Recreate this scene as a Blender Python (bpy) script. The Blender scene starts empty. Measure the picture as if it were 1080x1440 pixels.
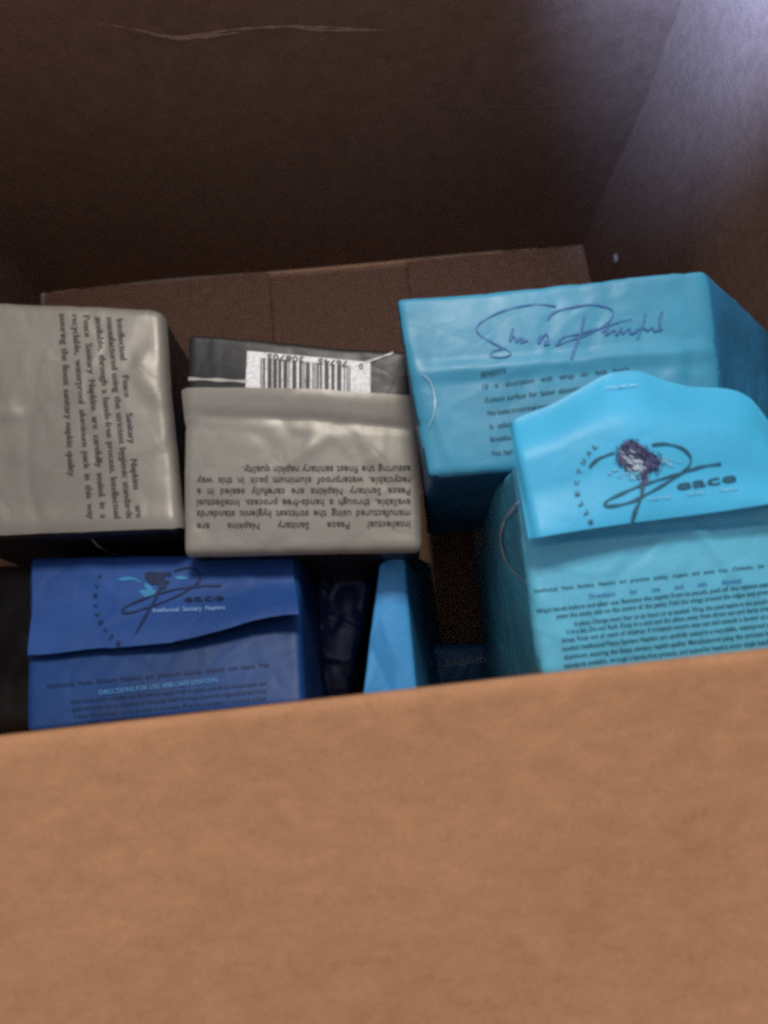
import bpy, bmesh, math, random
from mathutils import Vector, Matrix, noise
from mathutils.bvhtree import BVHTree
from math import sin, cos, radians, pi

random.seed(7)
scene = bpy.context.scene
COL = scene.collection

# ---------------------------------------------------------------- camera
F = 1080.0                       # focal length in photo pixels
H = 0.75                         # camera height over the bottom of the carton
PITCH, ROLL = radians(14), radians(5.9)
fwd = Vector((0, sin(PITCH), -cos(PITCH)))
up0 = Vector((0, cos(PITCH), sin(PITCH)))
xr = Vector((1, 0, 0))
right = xr * cos(ROLL) - up0 * sin(ROLL)
upv = xr * sin(ROLL) + up0 * cos(ROLL)
CAM = Vector((0, 0, H))
cd = bpy.data.cameras.new('camera')
cd.sensor_fit = 'VERTICAL'; cd.sensor_height = 36.0; cd.lens = 27.0
cd.clip_start = 0.01; cd.clip_end = 50
cd.dof.use_dof = True; cd.dof.focus_distance = 0.48; cd.dof.aperture_fstop = 6.0
cam = bpy.data.objects.new('camera', cd); COL.objects.link(cam)
m = Matrix((right, upv, -fwd)).transposed().to_4x4(); m.translation = CAM
cam.matrix_world = m
scene.camera = cam

# ---------------------------------------------------------------- light
w = bpy.data.worlds.new('World'); scene.world = w; w.use_nodes = True
bg = w.node_tree.nodes['Background']
bg.inputs[0].default_value = (0.86, 0.86, 1.0, 1); bg.inputs[1].default_value = 0.50

def area(name, loc, target, size, power, color, sy=None, spread=180):
    l = bpy.data.lights.new(name, 'AREA'); l.energy = power; l.color = color
    l.shape = 'RECTANGLE'; l.size = size; l.size_y = sy or size; l.spread = radians(spread)
    o = bpy.data.objects.new(name, l); COL.objects.link(o); o.location = loc
    o.rotation_euler = (Vector(target) - Vector(loc)).to_track_quat('-Z', 'Y').to_euler()
    return o
area('window_light', (0.12, 1.26, 1.66), (0, 0.0, 0.35), 0.36, 22, (1.0, 0.95, 0.88), sy=0.35)
gl = bpy.data.lights.new('blue_spot', 'SPOT'); gl.energy = 40; gl.color = (0.22, 0.40, 1.0)  # unseen spot, added for the cool glow on the upper right wall
gl.spot_size = radians(98); gl.spot_blend = 1.0; gl.shadow_soft_size = 0.02
go = bpy.data.objects.new('blue_spot', gl); COL.objects.link(go); go.location = (0.105, 0.35, 0.575)
go.rotation_euler = (Vector((0.27, 0.455, 0.475)) - Vector(go.location)).to_track_quat('-Z', 'Y').to_euler()

scene.view_settings.view_transform = 'Standard'
scene.view_settings.look = 'None'
scene.view_settings.exposure = 0.0
scene.view_settings.gamma = 1.0
scene.render.engine = 'CYCLES'
scene.cycles.use_denoising = False
scene.cycles.max_bounces = 8
scene.cycles.filter_width = 3.0

# ---------------------------------------------------------------- helpers
def ray(px, py):
    return (fwd + right * ((px - 540) / F) + upv * ((720 - py) / F))
def at(px, py, z):
    d = ray(px, py); return CAM + d * ((z - H) / d.z)
def at_y(px, py, y):
    d = ray(px, py); return CAM + d * (y / d.y)
def at_x(px, py, x):
    d = ray(px, py); return CAM + d * (x / d.x)

def link(name, bm, mat, parent=None, smooth=True):
    me = bpy.data.meshes.new(name); bm.to_mesh(me); bm.free()
    if smooth:
        for p in me.polygons: p.use_smooth = True
    for mm in (mat if isinstance(mat, (list, tuple)) else [mat]): me.materials.append(mm)
    o = bpy.data.objects.new(name, me); COL.objects.link(o)
    if parent:
        o.parent = parent; o.matrix_parent_inverse = parent.matrix_world.inverted()
    return o
def thing(name, label, cat, loc, group=None):
    o = bpy.data.objects.new(name, None); COL.objects.link(o); o.location = loc
    o.empty_display_size = 0.02
    o.matrix_world = Matrix.Translation(loc)
    o['label'] = label; o['category'] = cat
    if group: o['group'] = group
    return o

# materials --------------------------------------------------------------
def N(nt, t, **kw):
    n = nt.nodes.new(t)
    for k, v in kw.items(): setattr(n, k, v)
    return n
def ramp(nt, fac, stops):
    r = N(nt, 'ShaderNodeValToRGB')
    el = r.color_ramp.elements
    while len(el) < len(stops): el.new(0.5)
    for e, (p, c) in zip(el, stops):
        e.position = p; e.color = (*c, 1) if len(c) == 3 else c
    nt.links.new(fac, r.inputs[0]); return r.outputs[0]
def mix(nt, fac, a, b, blend='MIX'):
    x = N(nt, 'ShaderNodeMix', data_type='RGBA', blend_type=blend)
    for s, v in ((x.inputs[0], fac), (x.inputs[6], a), (x.inputs[7], b)):
        if hasattr(v, 'is_output'): nt.links.new(v, s)
        else: s.default_value = v if isinstance(v, float) else (*v, 1)
    return x.outputs[2]
def noise_n(nt, scale, detail=4, rough=0.5, vec=None, dist=0.0):
    n = N(nt, 'ShaderNodeTexNoise'); n.inputs['Scale'].default_value = scale
    n.inputs['Detail'].default_value = detail; n.inputs['Roughness'].default_value = rough
    n.inputs['Distortion'].default_value = dist
    if vec: nt.links.new(vec, n.inputs['Vector'])
    return n.outputs[0]
def mapping(nt, scale=(1, 1, 1), rot=(0, 0, 0)):
    tc = N(nt, 'ShaderNodeTexCoord'); mp = N(nt, 'ShaderNodeMapping')
    mp.inputs['Scale'].default_value = scale; mp.inputs['Rotation'].default_value = rot
    nt.links.new(tc.outputs['Object'], mp.inputs['Vector']); return mp.outputs[0]
def base_mat(name):
    mt = bpy.data.materials.new(name); mt.use_nodes = True
    nt = mt.node_tree; return mt, nt, nt.nodes['Principled BSDF']

def cardboard(name, c, flute_axis='x', mott=0.18):
    mt, nt, b = base_mat(name)
    v = mapping(nt)
    vs = mapping(nt, (1, 1, 1) if flute_axis == 'n' else ((90, 7, 90) if flute_axis == 'y' else (7, 90, 90)))
    d = tuple(x * (1 - mott) for x in c); l = tuple(min(1, x * (1 + mott)) for x in c)
    vd = mapping(nt, (1.0, 2.2, 1.0), (0, 0, radians(35)))
    c1 = ramp(nt, noise_n(nt, 75, 6, 0.62, vd, 0.5), [(0.32, d), (0.5, c), (0.68, l)])
    fib = noise_n(nt, 7, 5, 0.7, vs)
    c2 = mix(nt, 0.5, c1, ramp(nt, fib, [(0.35, (0.78, 0.76, 0.74)), (0.62, (1.12, 1.1, 1.08))]), 'MULTIPLY')
    spk = noise_n(nt, 900, 3, 0.8, v)
    c3 = mix(nt, 0.45, c2, ramp(nt, spk, [(0.36, (0.6, 0.55, 0.5)), (0.55, (1.05, 1.05, 1.05))]), 'MULTIPLY')
    nt.links.new(c3, b.inputs['Base Color'])
    b.inputs['Roughness'].default_value = 0.85
    b.inputs['Specular IOR Level'].default_value = 0.08
    bp = N(nt, 'ShaderNodeBump'); bp.inputs['Strength'].default_value = 0.35; bp.inputs['Distance'].default_value = 0.0012
    hsum = N(nt, 'ShaderNodeMath', operation='MULTIPLY_ADD'); hsum.inputs[1].default_value = 0.5
    nt.links.new(fib, hsum.inputs[0]); nt.links.new(spk, hsum.inputs[2])
    nt.links.new(hsum.outputs[0], bp.inputs['Height']); nt.links.new(bp.outputs[0], b.inputs['Normal'])
    return mt

def film(name, c, rough=0.42, spec=0.4, var=0.12, c2=None, coat=0.0, sheen=0.0):
    mt, nt, b = base_mat(name)
    v = mapping(nt)
    d = tuple(x * (1 - var) for x in c); l = c2 or tuple(x * (1 + var) for x in c)
    cc = ramp(nt, noise_n(nt, 14, 3, 0.5, v, 0.4), [(0.35, d), (0.65, l)])
    g = noise_n(nt, 1100, 2, 0.7, v)
    cc = mix(nt, 0.35, cc, ramp(nt, g, [(0.35, (0.82, 0.82, 0.82)), (0.62, (1.08, 1.08, 1.08))]), 'MULTIPLY')
    nt.links.new(cc, b.inputs['Base Color'])
    rr = N(nt, 'ShaderNodeMapRange'); rr.inputs[3].default_value = rough - 0.08; rr.inputs[4].default_value = rough + 0.12
    nt.links.new(noise_n(nt, 60, 4, 0.6, v), rr.inputs[0]); nt.links.new(rr.outputs[0], b.inputs['Roughness'])
    b.inputs['Specular IOR Level'].default_value = spec
    b.inputs['Coat Weight'].default_value = coat; b.inputs['Coat Roughness'].default_value = 0.2
    vo = N(nt, 'ShaderNodeTexVoronoi', feature='DISTANCE_TO_EDGE'); vo.inputs['Scale'].default_value = 26; vo.inputs['Randomness'].default_value = 1.0
    wv = N(nt, 'ShaderNodeMix', data_type='VECTOR'); wv.inputs[0].default_value = 0.06
    nz = N(nt, 'ShaderNodeTexNoise'); nz.inputs['Scale'].default_value = 22; nt.links.new(v, nz.inputs['Vector'])
    nt.links.new(v, wv.inputs[4]); nt.links.new(nz.outputs['Color'], wv.inputs[5]); nt.links.new(wv.outputs[1], vo.inputs['Vector'])
    cr = N(nt, 'ShaderNodeMath', operation='MINIMUM'); cr.inputs[1].default_value = 0.22; nt.links.new(vo.outputs['Distance'], cr.inputs[0])
    bp = N(nt, 'ShaderNodeBump'); bp.inputs['Strength'].default_value = 0.40; bp.inputs['Distance'].default_value = 0.0022
    nt.links.new(cr.outputs[0], bp.inputs['Height'])
    bp0 = N(nt, 'ShaderNodeBump'); bp0.inputs['Strength'].default_value = 0.25; bp0.inputs['Distance'].default_value = 0.0012
    nt.links.new(noise_n(nt, 30, 3, 0.5, v, 0.8), bp0.inputs['Height']); nt.links.new(bp0.outputs[0], bp.inputs['Normal'])
    nt.links.new(bp.outputs[0], b.inputs['Normal'])
    return mt
def ink(name, c, rough=0.55):
    mt, nt, b = base_mat(name)
    v = mapping(nt)
    cc = ramp(nt, noise_n(nt, 500, 3, 0.7, v), [(0.3, tuple(x * 0.7 for x in c)), (0.7, tuple(min(1, x * 1.35) for x in c))])
    nt.links.new(cc, b.inputs['Base Color']); b.inputs['Roughness'].default_value = rough
    b.inputs['Specular IOR Level'].default_value = 0.3
    return mt

M = dict(
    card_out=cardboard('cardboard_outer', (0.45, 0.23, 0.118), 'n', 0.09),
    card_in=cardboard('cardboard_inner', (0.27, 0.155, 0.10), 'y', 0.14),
    card_floor=cardboard('cardboard_base', (0.60, 0.35, 0.22), 'y', 0.12),
    torn=ink('torn_paper', (0.52, 0.33, 0.22), 0.9),
    torn2=ink('faint_crease', (0.30, 0.19, 0.13), 0.9),
    scrap=ink('white_scrap', (0.85, 0.82, 0.80), 0.8),
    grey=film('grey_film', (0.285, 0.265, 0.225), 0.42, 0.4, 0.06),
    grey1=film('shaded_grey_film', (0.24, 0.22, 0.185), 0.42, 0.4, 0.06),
    black=film('black_film', (0.013, 0.012, 0.013), 0.42, 0.4, 0.2),
    cyan=film('cyan_film', (0.06, 0.46, 0.74), 0.45, 0.35, 0.06),
    cyan2=film('teal_film', (0.12, 0.50, 0.70), 0.42, 0.4, 0.06),
    cyan3=film('dusty_blue_film', (0.05, 0.30, 0.46), 0.42, 0.4, 0.10),
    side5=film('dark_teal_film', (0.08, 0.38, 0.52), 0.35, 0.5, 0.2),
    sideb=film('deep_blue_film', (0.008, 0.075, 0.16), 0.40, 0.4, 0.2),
    sky=film('sky_film', (0.07, 0.36, 0.76), 0.42, 0.4, 0.10),
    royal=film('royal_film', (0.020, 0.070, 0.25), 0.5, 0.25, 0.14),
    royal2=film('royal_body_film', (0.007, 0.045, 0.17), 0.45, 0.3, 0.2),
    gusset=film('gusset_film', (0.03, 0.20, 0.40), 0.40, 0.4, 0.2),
    navy=film('navy_film', (0.012, 0.05, 0.15), 0.35, 0.5, 0.15),
    cyan3b=film('mid_blue_film', (0.045, 0.20, 0.48), 0.40, 0.4, 0.3),
    sky2=film('clear_blue_film', (0.06, 0.28, 0.62), 0.40, 0.4, 0.3),
    navy2=film('wrinkled_navy_film', (0.025, 0.06, 0.20), 0.30, 0.6, 0.5),
    ink=ink('dark_print', (0.05, 0.05, 0.055)),
    inkg=ink('grey_print', (0.065, 0.06, 0.06)),
    inkb=ink('blue_print', (0.035, 0.16, 0.46)),
    inks=ink('signature_print', (0.050, 0.17, 0.40)),
    inkp=ink('purple_print', (0.075, 0.075, 0.17)),
    inkt=ink('teal_print', (0.022, 0.085, 0.13)),
    inkn=ink('navy_print', (0.008, 0.022, 0.07)),
    headb=ink('heading_print', (0.07, 0.25, 0.50)), paleb=ink('pale_blue_print', (0.20, 0.34, 0.62)),
    pale=ink('pale_print', (0.55, 0.72, 0.85)),
    palec=ink('pale_cyan_print', (0.20, 0.56, 0.74)),
    white=ink('white_label', (0.78, 0.76, 0.73)),
    clear=film('clear_seal', (0.45, 0.60, 0.68), 0.25, 0.6, 0.05),
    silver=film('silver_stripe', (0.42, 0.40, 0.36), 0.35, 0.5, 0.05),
    floor=ink('room_floor', (0.10, 0.075, 0.06), 0.7),
)

# slab from a grid of points --------------------------------------------
def slab(name, P, nu, nv, t, mat, parent=None, edge=True, flip=False):
    """P(u, v), u, v in 0..1 -> Vector; thickness t laid behind the surface"""
    pts = [[P(i / nu, j / nv) for j in range(nv + 1)] for i in range(nu + 1)]
    bm = bmesh.new(); A = []; B = []
    for i in range(nu + 1):
        ra, rb = [], []
        for j in range(nv + 1):
            a = pts[min(i + 1, nu)][j] - pts[max(i - 1, 0)][j]
            b = pts[i][min(j + 1, nv)] - pts[i][max(j - 1, 0)]
            n = a.cross(b).normalized()
            if flip: n = -n
            ra.append(bm.verts.new(pts[i][j])); rb.append(bm.verts.new(pts[i][j] - n * t))
        A.append(ra); B.append(rb)
    for i in range(nu):
        for j in range(nv):
            bm.faces.new((A[i][j], A[i + 1][j], A[i + 1][j + 1], A[i][j + 1]))
            bm.faces.new((B[i][j], B[i][j + 1], B[i + 1][j + 1], B[i + 1][j]))
    for i in range(nu):
        bm.faces.new((A[i][0], B[i][0], B[i + 1][0], A[i + 1][0]))
        bm.faces.new((A[i][nv], A[i + 1][nv], B[i + 1][nv], B[i][nv]))
    for j in range(nv):
        bm.faces.new((A[0][j], A[0][j + 1], B[0][j + 1], B[0][j]))
        bm.faces.new((A[nu][j], B[nu][j], B[nu][j + 1], A[nu][j + 1]))
    bmesh.ops.recalc_face_normals(bm, faces=bm.faces)
    o = link(name, bm, mat, parent)
    o.data.set_sharp_from_angle(angle=radians(50))
    return o

def bvh_of(objs):
    vs, fs = [], []
    for o in objs:
        k = len(vs); mw = o.matrix_world if o.parent is None else Matrix.Identity(4)
        off = o.parent.matrix_world @ o.matrix_parent_inverse if o.parent else Matrix.Identity(4)
        vs += [off @ v.co for v in o.data.vertices]
        fs += [[k + i for i in p.vertices] for p in o.data.polygons]
    return BVHTree.FromPolygons(vs, fs)

class Ink:
    """flat print laid on a built surface; x, y are photo pixels, the point is the place on the surface seen there"""
    def __init__(s, surf): s.tree = bvh_of(surf); s.cache = {}
    def p(s, x, y, off):
        d = ray(x, y).normalized()
        hit, n, i, dist = s.tree.ray_cast(CAM, d)
        if hit is None: return None
        if n.dot(d) > 0: n = -n
        return hit + n * off
    def add(s, bm, pts, faces, off):
        vs = [s.p(x, y, off) for x, y in pts]
        bv = [bm.verts.new(v) if v is not None else None for v in vs]
        for f in faces:
            q = [bv[i] for i in f]
            if None in q: continue
            zs = [v.co for v in q]
            if max((a - b).length for a in zs for b in zs) > 0.03: continue
            try: bm.faces.new(q)
            except ValueError: pass
        for v in [v for v in bv if v is not None and not v.link_faces]: bm.verts.remove(v)
    def stroke(s, bm, pts, width, off=0.0005, taper=False, closed=False, step=2.0):
        P = [Vector(p) for p in pts]; out = []
        for i in range(len(P) - 1):
            p0 = P[max(i - 1, 0)]; p1 = P[i]; p2 = P[i + 1]; p3 = P[min(i + 2, len(P) - 1)]
            n = max(2, int((p2 - p1).length / step))
            for k in range(n):
                t = k / n
                out.append(0.5 * ((2 * p1) + (p2 - p0) * t + (2 * p0 - 5 * p1 + 4 * p2 - p3) * t * t + (3 * p1 - p0 - 3 * p2 + p3) * t ** 3))
        out.append(P[-1])
        n = len(out); vv = []
        for i, q in enumerate(out):
            d = out[min(i + 1, n - 1)] - out[max(i - 1, 0)]
            if d.length < 1e-6: d = Vector((1, 0))
            d.normalize(); nn = Vector((-d.y, d.x))
            wd = width * (0.75 + 0.25 * sin(i * 0.35))
            if taper: wd *= min(1, (min(i, n - 1 - i) + 1) / (n * 0.25 + 1))
            vv += [tuple(q + nn * wd / 2), tuple(q - nn * wd / 2)]
        s.add(bm, vv, [(2 * i, 2 * i + 1, 2 * i + 3, 2 * i + 2) for i in range(n - 1)], off)
    def quad(s, bm, a, b, c, d, off=0.0005, n=8, k=2):
        a, b, c, d = map(Vector, (a, b, c, d)); vv = []; ff = []
        for i in range(n + 1):
            for j in range(k + 1):
                u, v = i / n, j / k
                vv.append(tuple((a * (1 - u) + b * u) * (1 - v) + (d * (1 - u) + c * u) * v))
        for i in range(n):
            for j in range(k):
                q = i * (k + 1) + j; ff.append((q, q + 1, q + k + 2, q + k + 1))
        s.add(bm, vv, ff, off)

_words = {}
def word(txt):
    if txt not in _words:
        cu = bpy.data.curves.new('w', 'FONT'); cu.body = txt; cu.size = 1.0; cu.resolution_u = 2; cu.offset = 0.012
        o = bpy.data.objects.new('w', cu)
        me = bpy.data.meshes.new_from_object(o)
        v = [(q.co.x, q.co.y) for q in me.vertices]; f = [tuple(p.vertices) for p in me.polygons]
        bpy.data.objects.remove(o); bpy.data.curves.remove(cu); bpy.data.meshes.remove(me)
        _words[txt] = (v, f, min(a[0] for a in v), max(a[0] for a in v))
    return _words[txt]
def text_line(k, bm, txt, p0, p1, h, justify=True, off=0.0005, bold=1.0):
    """baseline from pixel p0 to pixel p1, letters h pixels tall (em)"""
    p0, p1 = Vector(p0), Vector(p1); L = (p1 - p0).length; d = (p1 - p0) / L; u = Vector((d.y, -d.x))
    ws = [word(t) for t in txt.split()]
    tot = sum(w[3] - w[2] for w in ws) * h
    gap = (L - tot) / max(1, len(ws) - 1); sx = 1.0
    if not justify or gap < 0.18 * h or len(ws) == 1:
        sx = L / (tot + 0.3 * h * (len(ws) - 1)); gap = 0.3 * h * sx
    x = 0
    for vs, fs, a, b in ws:
        k.add(bm, [tuple(p0 + d * (x + (vx - a) * h * sx) + u * (vy * h)) for vx, vy in vs], fs, off)
        x += (b - a) * h * sx + gap

# ---------------------------------------------------------------- packs
class Pack:
    def __init__(s, name, label, top, bot, mat, r=0.012, puff=(0.05, 0.05, 0.04), amp=0.003, crease=0.0015,
                 seed=0, n=56, group=None, cat='package', side_mat=None, side_cut=0.55, end_mat=None, folds=None):
        s.T = [at(*p) for p in top]          # TL TR BR BL on the face turned up
        s.B = [at(*p) if len(p) == 3 else s.T[i] + Vector((p[0], p[1], 0)) for i, p in enumerate(bot)]
        if any(len(p) == 2 for p in bot): raise ValueError
        T, B = s.T, s.B
        a = ((T[1] - T[0]).length + (T[2] - T[3]).length) / 4
        b = ((T[0] - T[3]).length + (T[1] - T[2]).length) / 4
        c = sum((T[i] - B[i]).length for i in range(4)) / 8
        s.h = (a, b, c); s.r = min(r, 0.45 * min(a, b, c)); s.puff = puff; s.amp = amp * 0.45; s.cr = crease * 0.45
        s.folds = folds or []
        s.seed = Vector((seed * 3.1, seed * 1.7, seed * 5.3))
        s.ctr = sum(T + B, Vector()) / 8
        base = Vector((s.ctr.x, s.ctr.y, min(q.z for q in B)))
        s.root = thing(name, label, cat, base, group)
        bm = bmesh.new(); idx = {}
        def V(i, j, k):
            key = (i, j, k)
            if key not in idx:
                idx[key] = bm.verts.new(s.M(self_s(i), self_s(j), self_s(k)))
            return idx[key]
        def self_s(i): return -1 + 2 * i / n
        for fx in range(3):
            for sd in (0, n):
                for i in range(n):
                    for j in range(n):
                        q = []
                        for (di, dj) in ((0, 0), (1, 0), (1, 1), (0, 1)):
                            c3 = [0, 0, 0]; c3[fx] = sd; c3[(fx + 1) % 3] = i + di; c3[(fx + 2) % 3] = j + dj
                            q.append(V(*c3))
                        bm.faces.new(q if sd else q[::-1])
        bmesh.ops.recalc_face_normals(bm, faces=bm.faces)
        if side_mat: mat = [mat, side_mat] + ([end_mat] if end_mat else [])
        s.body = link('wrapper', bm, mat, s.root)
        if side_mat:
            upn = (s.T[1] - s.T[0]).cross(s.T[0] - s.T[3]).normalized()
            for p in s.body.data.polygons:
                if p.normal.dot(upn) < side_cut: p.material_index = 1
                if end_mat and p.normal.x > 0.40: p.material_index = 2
        s.sheets = []
    def M(s, x, y, z):
        a, b, c = s.h; r = s.r
        p = Vector((x * a, y * b, z * c))
        q = Vector((max(-a + r, min(a - r, p.x)), max(-b + r, min(b - r, p.y)), max(-c + r, min(c - r, p.z))))
        d = p - q
        if d.length > 1e-9: p = q + d.normalized() * r
        x, y, z = p.x / a, p.y / b, p.z / c
        ox, oy, oz = 1 - x * x, 1 - y * y, 1 - z * z
        px, py, pz = s.puff
        x2 = x * (1 + px * max(oy, 0) * max(oz, 0)); y2 = y * (1 + py * max(ox, 0) * max(oz, 0)); z2 = z + (pz if z > 0 else -pz) * max(ox, 0) * max(oy, 0) * abs(z)
        u, v, w_ = (x2 + 1) / 2, (1 - y2) / 2, (1 - z2) / 2
        T, B = s.T, s.B
        P = ((T[0] * (1 - u) + T[1] * u) * (1 - v) + (T[3] * (1 - u) + T[2] * u) * v) * (1 - w_) + \
            ((B[0] * (1 - u) + B[1] * u) * (1 - v) + (B[3] * (1 - u) + B[2] * u) * v) * w_
        nv = noise.noise_vector(P * 14 + s.seed) * s.amp + noise.noise_vector(P * 40 + s.seed) * s.amp * 0.15
        dirn = (P - s.ctr).normalized()
        nz = noise.noise(P * 16 + s.seed * 2) + 0.35 * noise.noise(P * 40 + s.seed)
        nv += dirn * (-s.cr * math.exp(-(nz / 0.07) ** 2))
        nz = noise.noise(P * 30 + s.seed * 3)
        nv += dirn * (0.6 * s.cr * math.exp(-(nz / 0.05) ** 2))
        if z > 0 and s.folds:
            wt = smooth(.7, .98, z)
            for x0, y0, x1, y1, hh, ww in s.folds:      # sharp creases pressed in the film
                dx, dy = x1 - x0, y1 - y0; L2 = dx * dx + dy * dy
                t = ((x - x0) * dx + (y - y0) * dy) / L2
                if -0.1 < t < 1.1:
                    dd = abs((x - x0) * dy - (y - y0) * dx) / math.sqrt(L2)
                    P = P + Vector((0, 0, 1)) * (hh * wt * max(0, 1 - dd / ww) * smooth(-.1, .15, t) * smooth(1.1, .85, t))
        return P + nv
    def top(s, x, y):
        """the up-turned face; beyond -1..1 it runs on down the sides"""
        e = max(abs(x) - 1, 0) + max(abs(y) - 1, 0)
        return s.M(max(-1, min(1, x)), max(-1, min(1, y)), 1 - e)
    def norm(s, x, y):
        h = 0.05
        a = s.top(x + h, y) - s.top(x - h, y); b = s.top(x, y + h) - s.top(x, y - h)
        n = a.cross(b)
        return n.normalized() if n.length > 1e-12 else Vector((0, 0, 1))
    def sheet(s, name, x0, x1, y0, y1, off, t, mat, nu=60, nv=40):
        """a layer of film over the face; y0, y1, off may be functions"""
        fy0 = y0 if callable(y0) else (lambda u: y0)
        fy1 = y1 if callable(y1) else (lambda u: y1)
        fo = off if callable(off) else (lambda u, v: off)
        def P(u, v):
            x = x0 + (x1 - x0) * u; y = fy0(u) + (fy1(u) - fy0(u)) * v
            return s.top(x, y) + s.norm(x, y) * fo(u, v)
        o = slab(name, P, nu, nv, t, mat, s.root); s.sheets.append(o); return o
    def ink(s, extra=()): return Ink([s.body] + s.sheets + list(extra))

def smooth(a, b, x):
    t = max(0, min(1, (x - a) / (b - a))); return t * t * (3 - 2 * t)

# ---------------------------------------------------------------- the carton
WH = 0.47                                     # wall height
cBL, cBR = at(58, 411, 0), at(818, 343, 0)
rimL, rimR = at(-60, 1045, WH), at(1140, 908, WH)
XL, XR = cBL.x, cBR.x
def yb(x): return cBL.y + (cBR.y - cBL.y) * (x - XL) / (XR - XL)
def yf(x): return rimL.y + (rimR.y - rimL.y) * (x - rimL.x) / (rimR.x - rimL.x)
mid = Vector(((XL + XR) / 2, 0.24, 0))
gb = bmesh.new(); bmesh.ops.create_grid(gb, x_segments=2, y_segments=2, size=1.6)
for v in gb.verts: v.co.z = -0.03
gr = link('floor', gb, M['floor']); gr['kind'] = 'structure'

box = thing('cardboard_box', 'open brown cardboard shipping box holding all the wrapped packages', 'box', Vector((mid.x, mid.y, -0.012)))
def wob(P, a=0.0015, f=9): return noise.noise(P * f) * a
def back_P(u, v):
    x = XL - 0.012 + (XR - XL + 0.030) * u; z = WH * v
    b = 0.006 * sin(pi * u) * sin(pi * min(1, v * 0.8))
    p = Vector((x, yb(x) + b, z)); p.y += wob(p, 0.004, 7); return p
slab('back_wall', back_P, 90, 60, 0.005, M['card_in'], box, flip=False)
BUL = 0.020
def right_P(u, v):
    y0, y1 = yf(XR), yb(XR) + 0.03
    y = y0 + (y1 - y0) * u; z = WH * v
    p = Vector((XR + BUL * abs(sin(pi * u)) ** 0.8 * sin(pi * (0.08 + 0.84 * v)), y, z)); p.x += wob(p, 0.003, 8); return p
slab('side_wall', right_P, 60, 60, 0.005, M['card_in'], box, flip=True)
def left_P(u, v):
    y0, y1 = yf(XL), yb(XL) + 0.002
    return Vector((XL - 0.010 * sin(pi * u) * sin(pi * v), y0 + (y1 - y0) * u, WH * v))
slab('side_wall', left_P, 30, 30, 0.005, M['card_in'], box)
# front wall and its flap are one bent sheet of board: wall up, fold, flap outwards
def front_P(u, v):
    x = XL + (XR - XL) * u
    p = Vector((x, yf(x), (WH - 0.004) * v)); return p
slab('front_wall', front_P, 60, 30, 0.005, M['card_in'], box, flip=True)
def flap_P(u, v):
    x = XL + (XR - XL) * u
    R = 0.0045; th = min(1, v / 0.06)
    y = yf(x); ang = th * radians(88)
    d = max(0, v - 0.06) * 0.27
    yy = y + 0.001 - R * (1 - cos(ang)) - d
    zz = WH - 0.0045 + R * sin(ang) - 0.10 * d * (1 + 1.5 * d)
    p = Vector((x, yy, zz))
    p.z += (noise.noise(Vector((x * 9, yy * 9, 0))) * 0.0018) * min(1, v * 4) + 0.0006 * noise.noise(Vector((x * 60, 4, 0)))
    return p
flapo = slab('front_flap', flap_P, 90, 70, 0.0045, M['card_out'], box, flip=True)
def oflap(name, A, B, out, drop):
    def P(u, v):
        p = A + (B - A) * u + out * (0.24 * v); p.z -= drop * v * v + 0.0; return p
    slab(name, P, 20, 20, 0.005, M['card_in'], box)
oflap('back_flap', Vector((XL, yb(XL) + 0.008, WH)), Vector((XR, yb(XR) + 0.008, WH)), Vector((0, 0.55, 0)), 0.20)
oflap('side_flap', Vector((XR + 0.008, yf(XR) , WH)), Vector((XR + 0.008, yb(XR), WH)), Vector((0.55, 0, 0)), 0.20)
oflap('side_flap', Vector((XL - 0.008, yf(XL), WH)), Vector((XL - 0.008, yb(XL), WH)), Vector((-0.55, 0, 0)), 0.20)
# bottom: a base board and the inner flaps that lie on it
slab('base', lambda u, v: Vector((XL + (XR - XL) * u, -0.005 + (yb(XL + (XR - XL) * u) + 0.008) * v, -0.006)), 12, 12, 0.005, M['card_floor'], box)
def bottom_flap(x0, x1, gap, z):
    def P(u, v):
        x = x0 + (x1 - x0) * u
        y1 = yb(x) - gap - 0.0012 * (1 + noise.noise(Vector((x * 45, z * 900, 2)))); p = Vector((x, 0.004 + (y1 - 0.004) * v, z)); p.z += wob(p, 0.0012, 14)
        p.y += 0.0008 * noise.noise(Vector((x * 220, 0, 0))) * v; return p
    slab('bottom_flap', P, 40, 30, 0.004, M['card_floor'], box)
xa, xb_ = at(378, 385, 0).x, at(570, 365, 0).x
bottom_flap(XL + 0.004, xa, -0.0005, 0.0005)
bottom_flap(xa + 0.001, xb_, 0.0065, 0.0)
bottom_flap(xb_ + 0.001, XR + 0.010, 0.0005, 0.001)

# creases where the board's paper is torn
kb = Ink([o for o in box.children if o.name.startswith('back_wall')])
bm = bmesh.new()
kb.stroke(bm, [(120, 26), (190, 40), (250, 50), (330, 40), (400, 36), (470, 37), (548, 42)], 4, 0.0009, taper=True)
kb.stroke(bm, [(210, 46), (260, 52), (340, 43)], 5, 0.0012, taper=True)
kb.stroke(bm, [(400, 34), (450, 40), (540, 40)], 4, 0.0013, taper=True)
link('torn_edge', bm, M['torn'], box)
bm = bmesh.new()
kb.stroke(bm, [(580, 150), (650, 146), (720, 149), (830, 147)], 2.2, 0.0008, taper=True)
link('torn_edge', bm, M['torn2'], box)

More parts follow.
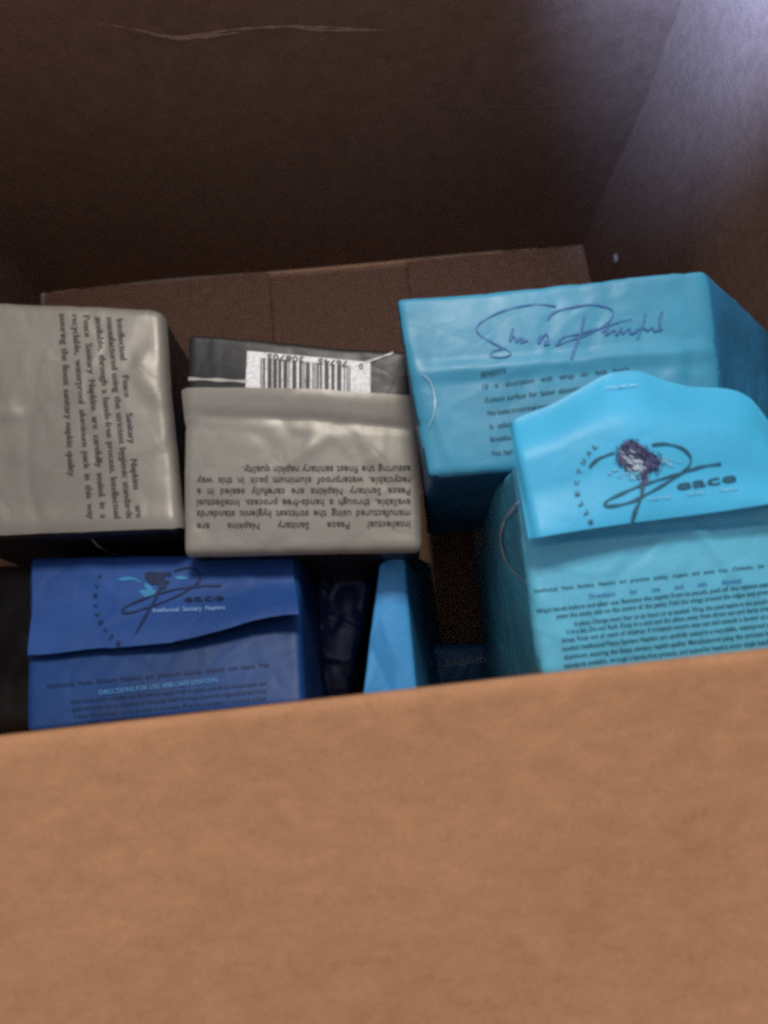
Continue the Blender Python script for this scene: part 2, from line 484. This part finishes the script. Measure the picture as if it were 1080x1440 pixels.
def scrap(px, py):
    c = at(px, py, 0.004) if False else at_x(px, py, XR + 0.004)
    bm = bmesh.new()
    bmesh.ops.create_icosphere(bm, subdivisions=2, radius=0.0042)
    for v in bm.verts:
        v.co.x *= 0.5; v.co.z *= 0.7; v.co += noise.noise_vector(v.co * 300) * 0.0015; v.co = v.co + c
    o = link('paper_scrap', bm, M['scrap'])
    o['label'] = 'tiny white scrap of paper behind the light blue package at the right wall'; o['category'] = 'paper scrap'
scrap(866, 364)

# ---------------------------------------------------------------- grey package, left
GRP = 'wrapped packages standing in the box'
p1 = Pack('grey_package', 'pale grey package at left edge with its printed text turned sideways',
          [(-95, 418, .30), (226, 438, .295), (252, 748, .30), (-80, 758, .30)],
          [(140, 620, .01), (350, 640, .01), (370, 830, .01), (150, 850, .01)],
          M['black'], r=0.005, puff=(.01, .01, .02), amp=0.004, crease=0.0012, seed=1, group=GRP,
          folds=[(-1, 0, -.25, -.03, .0022, .10), (-.6, -1, -.7, 1, .0012, .2), (.75, .5, 1, .1, .0015, .15)])
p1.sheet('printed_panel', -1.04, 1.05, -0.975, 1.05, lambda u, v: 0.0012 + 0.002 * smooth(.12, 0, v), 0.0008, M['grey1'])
k = p1.ink(); 
GT = ['Intellectual Peace Sanitary Napkins are', 'manufactured using the strictest hygienic standards',
      'available, through a hands-free process. Intellectual', 'Peace Sanitary Napkins are carefully sealed in a',
      'recyclable, waterproof aluminum pack in this way', 'assuring the finest sanitary napkin quality.']
tops = [(164, 449), (150, 447), (134, 446), (117, 444), (101, 443), (84, 441)]
bots = [(192, 728), (178, 729), (161, 729), (142, 729), (124, 730), (97, 672)]
bm = bmesh.new()
for t_, a, b in zip(GT, tops, bots): text_line(k, bm, t_, a, b, 13.5)
link('printed_text', bm, M['inkg'], p1.root, smooth=False)

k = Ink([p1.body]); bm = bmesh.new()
k.stroke(bm, [(128, 756), (140, 768), (158, 777), (170, 780)], 4, 0.0006, taper=True)  # glint on the black side, painted as a silver stroke
link('seal_seam_or_glint', bm, M['silver'], p1.root)
# ---------------------------------------------------------------- grey package, middle
p2 = Pack('grey_package', 'grey package with black end, white barcode label and upside-down text',
          [(262, 470, .30), (588, 494, .30), (591, 774, .30), (262, 781, .30)],
          [(384, 673, .01), (580, 688, .01), (582, 852, .01), (384, 860, .01)],
          M['black'], r=0.0035, puff=(.01, .01, .02), amp=0.003, crease=0.0010, seed=5, group=GRP,
          folds=[(-1, .22, 1, .20, -.0018, .07), (-.25, .2, -.8, -.5, .0010, .25), (0.1, .2, .15, -.5, .0010, .2), (.4, .2, .9, -.3, .0010, .22)])
def p2off(u, v): return 0.0012 + 0.0035 * smooth(.8, 1, v) * (0.6 + 0.4 * sin(3 * u)) + 0.0011 * smooth(.79, .81, v) + 0.0012 * math.exp(-((u - .5 - .9 * (v - .6)) / .05) ** 2) * smooth(.3, .6, v) * smooth(.8, .7, v)
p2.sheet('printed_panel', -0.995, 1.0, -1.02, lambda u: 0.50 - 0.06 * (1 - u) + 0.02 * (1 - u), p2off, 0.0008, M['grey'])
k = p2.ink(); bm = bmesh.new()
for i, t_ in enumerate(GT):
    y = 733 - i * 15.6
    x0 = 577 - i * 0.0
    text_line(k, bm, t_, (x0, y), ((277, 345)[i == 5] if i != 5 else 341, y + (3 if i == 0 else 1)), 14)
link('printed_text', bm, M['inkg'], p2.root, smooth=False)
M['grey'].node_tree.nodes['Principled BSDF'].inputs['Metallic'].default_value = 0.22
M['grey1'].node_tree.nodes['Principled BSDF'].inputs['Metallic'].default_value = 0.22
# barcode label, read upside down
kl = Ink([p2.body]); bm = bmesh.new()
kl.quad(bm, (348, 494), (521, 510), (521, 556), (345, 556), 0.0006, 20, 6)
lab = link('barcode_label', bm, M['white'], p2.root)
bm = bmesh.new(); x = 367.0; rnd = random.Random(3)
while x < 492:
    wd = rnd.choice((1.6, 1.6, 3, 4.5, 6)); yt = 504 + (x - 367) * 0.09
    kl.quad(bm, (x, yt), (x + wd, yt + wd * .09), (x + wd, 556), (x, 556), 0.0011, 1, 6)
    x += wd + rnd.choice((1.5, 1.5, 2.5, 3.5))
link('barcode', bm, M['inkg'], lab)
bm = bmesh.new()
text_line(kl, bm, '76745', (489, 509), (448, 505), 11, off=0.0012)
text_line(kl, bm, '308705', (428, 503), (376, 498.5), 11, off=0.0012)
text_line(kl, bm, '0', (511, 512.5), (505, 512), 11, off=0.0012)
link('barcode_number', bm, M['inkg'], lab, smooth=False)
bm = bmesh.new()
kl.stroke(bm, [(262, 533), (300, 534.5), (347, 537)], 5, 0.0006)
link('silver_stripe', bm, M['silver'], p2.root); bm = bmesh.new()
kl.stroke(bm, [(511, 511), (530, 505), (553, 497)], 3.5, 0.0007)
link('silver_stripe', bm, M['silver'], p2.root)

# ---------------------------------------------------------------- light blue package, back right
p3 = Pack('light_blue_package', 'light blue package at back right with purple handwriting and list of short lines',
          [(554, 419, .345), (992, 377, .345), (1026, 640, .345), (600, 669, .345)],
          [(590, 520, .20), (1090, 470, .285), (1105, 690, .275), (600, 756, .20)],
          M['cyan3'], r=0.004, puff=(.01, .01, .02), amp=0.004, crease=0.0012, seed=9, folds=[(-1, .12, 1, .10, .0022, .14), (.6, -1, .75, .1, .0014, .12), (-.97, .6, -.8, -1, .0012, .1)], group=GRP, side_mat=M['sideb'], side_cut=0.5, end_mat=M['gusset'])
k = p3.ink(); bm = bmesh.new()
def z1(*pts): return [(660 + x / 3.6, 420 + y / 3.6) for x, y in pts]
for pts, wd in (((((440, 40), (330, 30), (180, 60), (60, 120), (40, 170), (110, 220), (190, 260), (210, 285), (160, 300), (105, 290), (125, 265), (170, 255))), 2.6),
                (((222, 150), (205, 215), (225, 192), (240, 222), (250, 205), (275, 208), (258, 222), (298, 212)), 4),
                (((362, 185), (350, 225), (385, 180), (400, 205), (380, 232), (405, 225)), 5),
                (((395, 110), (430, 70), (520, 45), (620, 32), (710, 50), (725, 90), (680, 140), (600, 180), (500, 215), (440, 235), (480, 195), (560, 178), (650, 150)), 3.4),
                (((582, 90), (562, 180), (535, 250), (515, 310)), 5),
                (((670, 170), (700, 150), (690, 185), (735, 160), (745, 185), (770, 150), (775, 180), (810, 150), (815, 178), (850, 165)), 4),
                (((892, 78), (872, 150), (850, 205)), 3.5),
                (((835, 165), (885, 150), (900, 165), (925, 145), (935, 165), (975, 155)), 4),
                (((976, 65), (962, 110), (968, 160)), 3.5),
                (((690, 142), (760, 118), (820, 105)), 2.5)):
    k.stroke(bm, z1(*pts), wd * 0.85, 0.0007)
link('signature', bm, M['inks'], p3.root)
bm = bmesh.new()
for t_, a, b in (('BENEFITS', (677, 530), (712, 524)), ('10 x absorption with wings for long hours', (679, 547), (884, 521)),
                 ('Cotton surface for faster absorption', (682, 566), (826, 548)), ('No leaks in normal movement and sleep', (686, 584), (832, 566)),
                 ('Is safer and softer on skin', (689, 603), (800, 590)), ('Breathable back layer', (690, 621), (778, 611)), ('No harsh scent at all', (693, 641), (776, 631))):
    text_line(k, bm, t_, a, b, 9.5, off=0.0007)
link('printed_text', bm, M['inkt'], p3.root, smooth=False)
bm = bmesh.new()
k.stroke(bm, [(590, 525), (603, 535), (611, 560), (610, 585), (602, 603)], 2.0, 0.0012, taper=True)
link('seal_seam_or_glint', bm, M['clear'], p3.root)
# the package it stands on
p3b = Pack('dark_blue_package', 'dark blue package deep in the box, mostly hidden under the light blue one',
           [(594, 520, .195), (960, 480, .195), (960, 690, .195), (604, 738, .195)],
           [(600, 560, .005), (860, 540, .005), (860, 700, .005), (606, 752, .005)],
           M['navy'], r=0.012, amp=0.004, seed=12, group=GRP, n=30)

# ---------------------------------------------------------------- bright blue package, front right
p5 = Pack('bright_blue_package', 'bright blue package at front right with round-topped flap and dark tree logo',
          [(722, 648, .385), (1092, 625, .385), (1170, 915, .385), (763, 958, .385)],
          [(660, 722, .13), (1000, 700, .13), (1020, 930, .13), (684, 975, .13)],
          M['cyan2'], r=0.005, puff=(.01, .01, .02), amp=0.0035, crease=0.0012, seed=21,
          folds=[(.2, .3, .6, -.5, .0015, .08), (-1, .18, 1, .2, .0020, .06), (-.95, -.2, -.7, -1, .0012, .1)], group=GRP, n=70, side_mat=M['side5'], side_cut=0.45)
# folded flap with its round top
arc = [Vector(q) for q in ((721, 598), (733, 588), (777, 570), (823, 543), (854, 527), (893, 523), (932, 536), (971, 545), (1022, 548), (1050, 559), (1068, 580), (1083, 606), (1094, 640))]
def arcp(t):
    t = max(0, min(0.99999, t)) * (len(arc) - 1); i = int(t); f = t - i
    p0, p1, p2, p3_ = arc[max(i - 1, 0)], arc[i], arc[i + 1], arc[min(i + 2, len(arc) - 1)]
    return 0.5 * ((2 * p1) + (p2 - p0) * f + (2 * p0 - 5 * p1 + 4 * p2 - p3_) * f * f + (3 * p1 - p0 - 3 * p2 + p3_) * f ** 3)
def flap5(u, v):
    b = Vector((746 + (1100 - 746) * u, 757 - (757 - 708) * u - 3 * sin(pi * u)))
    t = arcp(u)
    q = b + (t - b) * v
    edge = min(u, 1 - u)
    z = 0.3935 + 0.0045 * smooth(.4, 0, v) - 0.012 * smooth(0.6, 1, v) ** 1.5 - 0.004 * smooth(.05, 0, edge) + 0.004 * sin(pi * u) * sin(pi * v)
    P = at(q.x, q.y, z)
    P += noise.noise_vector(P * 14 + Vector((3, 1, 8))) * 0.0015
    nz = noise.noise(P * 12); P.z += 0.0005 * math.exp(-(nz / .08) ** 2)
    return P
fl5 = slab('folded_flap', flap5, 90, 60, 0.0016, M['cyan'], p5.root, flip=True)
k = Ink([fl5])
def z2(*pts): return [(780 + x / 3.6, 590 + y / 3.6) for x, y in pts]
# white light round the tree
bm = bmesh.new()
rnd = random.Random(5)
for i in range(46):
    x, y = rnd.gauss(0, 1), rnd.gauss(0, 1)
    cx_, cy_, sx_, sy_ = rnd.choice(((345, 262, 38, 22), (400, 285, 30, 16), (545, 205, 24, 10)))
    x = cx_ + x * sx_; y = cy_ + y * sy_; l = rnd.uniform(14, 40)
    k.stroke(bm, z2((x, y), (x + l * .5, y + 3), (x + l, y + 4)), rnd.uniform(1.2, 2.6), 0.0005 + i * 4e-6, taper=True)
link('printed_glow', bm, M['palec'], p5.root)
bm = bmesh.new()
for pts, wd in ((((175, 242), (220, 200), (300, 168)), 4.5),
                (((490, 130), (560, 125), (640, 145), (685, 190), (675, 240), (600, 300), (480, 370), (380, 420), (270, 440), (255, 420), (330, 380), (450, 330), (640, 272), (740, 240), (840, 225)), 4.2),
                (((448, 310), (435, 400), (405, 470), (388, 535)), 6)):
    k.stroke(bm, z2(*pts), wd, 0.0007)
link('logo_letter', bm, M['inkt'], p5.root)
bm = bmesh.new(); rnd = random.Random(11)
cx, cy = 415, 195
blob = []
for i in range(40):
    a = i / 40 * 2 * pi; rr = 1 + 0.10 * sin(3 * a + 1) + rnd.uniform(-.07, .07)
    rr *= 0.86
    blob.append((cx + 118 * rr * cos(a) + 8 * sin(a), cy + 88 * rr * sin(a) + 22 * cos(a)))
bp = z2((cx, cy), *blob)
k.add(bm, bp, [(0, i + 1, (i + 1) % 40 + 1) for i in range(40)], 0.0009)
k.stroke(bm, z2((440, 270), (455, 300), (448, 330)), 9, 0.0009)
tree = link('logo_tree', bm, M['inkp'], p5.root)
bm = bmesh.new()
for i in range(170):
    a = rnd.uniform(0, 2 * pi); rr = math.sqrt(rnd.random()) * 1.12
    x, y = cx + 112 * rr * cos(a), cy + 84 * rr * sin(a) + 20 * rr * cos(a)
    l = rnd.uniform(8, 26); a2 = radians(38) + rnd.uniform(-.5, .5)
    k.stroke(bm, z2((x, y), (x + l * cos(a2) * .5, y + l * sin(a2) * .5 + 2), (x + l * cos(a2), y + l * sin(a2))), 1.3, 0.00115)
link('tree_branches', bm, M['inkn'], tree)
bm = bmesh.new()
for i in range(26):
    x, y = 385 + rnd.gauss(0, 32), 222 + rnd.gauss(0, 18); y += (x - 395) * .6
    k.stroke(bm, z2((x, y), (x + 14, y + 9), (x + 24, y + 14)), 1.3, 0.0013)
link('tree_gaps', bm, M['pale'], tree)
bm = bmesh.new()
for ch, (x, y) in zip('TELLECTUAL', ((215, 562), (180, 517), (155, 470), (130, 425), (115, 375), (112, 320), (125, 264), (146, 215), (173, 172), (205, 138))):
    pos = Vector(z2((x, y))[0]); c = Vector((780 + 400 / 3.6, 590 + 350 / 3.6))
    o_ = (pos - c).normalized(); d = Vector((-o_.y, o_.x))
    a = pos - d * 3.4 - o_ * 3; b = pos + d * 3.4 - o_ * 3
    text_line(k, bm, ch, tuple(a), tuple(b), 9.5, off=0.0007)
link('logo_lettering', bm, M['ink'], p5.root, smooth=False)
bm = bmesh.new()
text_line(k, bm, 'eace', *z2((618, 360), (920, 314)), 20, off=0.0007)
link('logo_lettering', bm, M['inkt'], p5.root, smooth=False)
bm = bmesh.new()
text_line(k, bm, 'Intellectual Sanitary Napkins', *z2((470, 412), (925, 356)), 7.5, off=0.0007)
link('pale_print', bm, M['palec'], p5.root, smooth=False); bm = bmesh.new()
text_line(k, bm, 'PREMIUM', (852, 550), (894, 545), 7, off=0.0007)
link('pale_print', bm, M['palec'], p5.root, smooth=False)
k = Ink([p5.body])
def z3(*pts): return [(740 + x / 3.176, 780 + y / 3.176) for x, y in pts]
bm = bmesh.new()
text_line(k, bm, 'Intellectual Peace Sanitary Napkins are premium quality, organic and scent free. Contents: ten napkins', *z3((38, 170), (1150, 46)), 7.5)
link('printed_text', bm, M['inkt'], p5.root, smooth=False)
bm = bmesh.new()
text_line(k, bm, 'Directions for use and safe disposal', *z3((280, 195), (960, 122)), 9)
link('printed_heading', bm, M['inkb'], p5.root, smooth=False)
bm = bmesh.new()
body = ('Wash hands before and after use. Remove the napkin from its pouch, peel off the release paper and',
        'place the sticky side on the centre of the panty. Fold the wings around the edges and press firmly',
        'in place. Change every four to six hours or as needed. Wrap the used napkin in the pouch and put',
        'it in a bin. Do not flush. Keep in a cool and dry place, away from direct sun and damp areas at all',
        'times. Keep out of reach of children. If irritation occurs stop use and consult a doctor at once as',
        'needed. Intellectual Peace Sanitary Napkins are carefully sealed in a recyclable, waterproof pack of',
        'aluminum, assuring the finest sanitary napkin quality. Manufactured using the strictest hygienic',
        'standards available, through a hands-free process, and tested by hand in every single batch made',
        'so that each napkin is soft, thin and dry. Length of each napkin and number in each pack as shown')
xs = (48, 135, 215, 180, 160, 160, 170, 170, 175); ys = (262, 285, 317, 354, 391, 429, 466, 504, 541)
for t_, x, y in zip(body, xs, ys):
    text_line(k, bm, t_, *z3((x, y), (1150, y - (1150 - x) * 0.118)), 9.3)
link('printed_text', bm, M['inkt'], p5.root, smooth=False)
bm = bmesh.new()
k.stroke(bm, [(737, 703), (722, 715), (710, 738), (707, 762), (715, 790), (728, 806), (745, 820)], 4.2, 0.0012, taper=True)
k.stroke(bm, [(728, 712), (716, 726)], 6, 0.0014, taper=True)
link('seal_seam_or_glint', bm, M['clear'], p5.root)
p5b = Pack('teal_package', 'dark teal package hidden under the bright blue flapped one',
           [(692, 740, .12), (960, 720, .12), (960, 930, .12), (696, 965, .12)],
           [(684, 740, .005), (900, 730, .005), (900, 930, .005), (690, 968, .005)],
           M['navy'], r=0.012, amp=0.004, seed=33, group=GRP, n=30)

# ---------------------------------------------------------------- royal blue package, front left
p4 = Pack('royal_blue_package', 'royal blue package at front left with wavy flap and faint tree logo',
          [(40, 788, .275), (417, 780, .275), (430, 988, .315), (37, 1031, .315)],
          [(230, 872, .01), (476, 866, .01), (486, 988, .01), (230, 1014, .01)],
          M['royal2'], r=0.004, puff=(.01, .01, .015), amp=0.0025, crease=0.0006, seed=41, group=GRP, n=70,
          folds=[(-.6, 1, -.2, .2, .0015, .15), (.5, 1, .8, .2, .0012, .15)])
def ybot4(u):
    px = 40 + 380 * u
    py = 934 - 8 * smooth(0, .3, u) + 0 * u - 6 * smooth(.3, .6, u) - 32 * smooth(.5, 1, u)
    top = 788 - 8 * u; bot = 1031 - 43 * u
    return 1 - 2 * (py - top) / (bot - top)
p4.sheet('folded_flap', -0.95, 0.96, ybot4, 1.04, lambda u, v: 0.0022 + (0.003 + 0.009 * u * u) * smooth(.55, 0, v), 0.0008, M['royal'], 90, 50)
k = p4.ink()
def z4(*pts): return [(60 + x / 2.92, 780 + y / 2.92) for x, y in pts]
bm = bmesh.new()
for pts, wd in ((((310, 105), (370, 100), (410, 120)), 5), (((400, 150), (440, 165), (465, 145)), 10), (((545, 95), (600, 98)), 5), (((420, 120), (450, 150)), 8)):
    k.stroke(bm, z4(*pts), wd, 0.0005, taper=True)
link('printed_glow', bm, M['gusset'], p4.root)
bm = bmesh.new()
for pts, wd in ((((540, 70), (600, 55), (640, 75), (645, 105), (600, 145), (500, 195), (380, 235), (328, 238), (345, 215), (430, 178), (520, 150), (640, 132), (732, 128)), 3.2),
                (((482, 140), (460, 190), (420, 260), (383, 325)), 4),
                (((470, 80), (500, 140)), 13), (((420, 90), (530, 80)), 10), (((430, 110), (520, 115)), 9)):
    k.stroke(bm, z4(*pts), wd, 0.0008)
link('logo_letter', bm, M['inkn'], p4.root)
bm = bmesh.new()
text_line(k, bm, 'eace', *z4((580, 197), (745, 190)), 14, off=0.0008)
link('logo_lettering', bm, M['inkn'], p4.root, smooth=False); bm = bmesh.new()
for i, ch in enumerate('INTELLECT'):
    t = i / 8; a = radians(125 + 78 * t); 
    x, y = 440 + 215 * cos(a), 185 + 225 * sin(a)
    a_ = z4((x, y))[0]
    text_line(k, bm, ch, (a_[0] - 2, a_[1] + 3), (a_[0] + 2, a_[1] - 3), 7, off=0.0008)
link('logo_lettering', bm, M['inkn'], p4.root, smooth=False)
bm = bmesh.new()
text_line(k, bm, 'Intellectual Sanitary Napkins', *z4((455, 240), (750, 228)), 8.5, off=0.0008)
link('pale_print', bm, M['paleb'], p4.root, smooth=False)
bm = bmesh.new()
text_line(k, bm, 'Intellectual Peace Sanitary Napkins are premium quality, organic and scent free', *z4((20, 548), (930, 460)), 9, off=0.0008)
for i in range(6):
    y = 612 + i * 30
    text_line(k, bm, body[i], *z4((115 + 8 * i, y), (920, y - 78 + i)), 7.5, off=0.0008)
link('printed_text', bm, M['inkn'], p4.root, smooth=False)
bm = bmesh.new()
text_line(k, bm, 'DIRECTIONS FOR USE AND SAFE DISPOSAL', *z4((235, 578), (725, 524)), 9.5, off=0.0008)
link('printed_heading', bm, M['headb'], p4.root, smooth=False)

# ---------------------------------------------------------------- deep packages in the middle
p6 = Pack('narrow_blue_package', 'narrow bright blue package standing on edge between the grey and front packages',
          [(533, 792, .27), (569, 774, .27), (588, 972, .27), (508, 982, .27)],
          [(558, 800, .005), (606, 790, .005), (634, 975, .005), (535, 985, .005)],
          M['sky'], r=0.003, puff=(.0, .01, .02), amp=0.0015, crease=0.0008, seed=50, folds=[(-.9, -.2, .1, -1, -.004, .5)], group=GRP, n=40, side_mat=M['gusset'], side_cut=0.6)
p7 = Pack('flat_blue_package', 'dark blue package with pale lettering lying flat on the box bottom',
          [(600, 906, .11), (690, 902, .11), (700, 968, .11), (608, 972, .11)],
          [(610, 910, .003), (676, 906, .003), (682, 968, .003), (612, 972, .003)],
          M['sky2'], r=0.006, amp=0.003, seed=55, group=GRP, n=30)
k = p7.ink(); bm = bmesh.new()
text_line(k, bm, 'Napkins', (628, 938), (690, 929), 16, off=0.0008)
link('printed_text', bm, M['pale'], p7.root, smooth=False)
p8 = Pack('navy_package', 'dark navy package sunk between the royal blue and narrow blue packages',
          [(440, 800, .18), (526, 795, .18), (492, 978, .18), (428, 984, .18)],
          [(450, 830, .005), (540, 820, .005), (510, 975, .005), (445, 980, .005)],
          M['navy2'], r=0.006, amp=0.006, crease=0.003, seed=60, group=GRP, n=60)

p9 = Pack('shade_filler_pack', 'black filler added for the deep shade at far left, sunk below the grey package and royal blue one',  # black block added where the left wall lies in shadow
          [(-98, 800, .19), (112, 790, .19), (108, 1018, .19), (-98, 1040, .19)],
          [(66, 840, .005), (220, 830, .005), (218, 1004, .005), (66, 1022, .005)],
          M['black'], r=0.01, amp=0.004, seed=70, group=GRP, n=30)
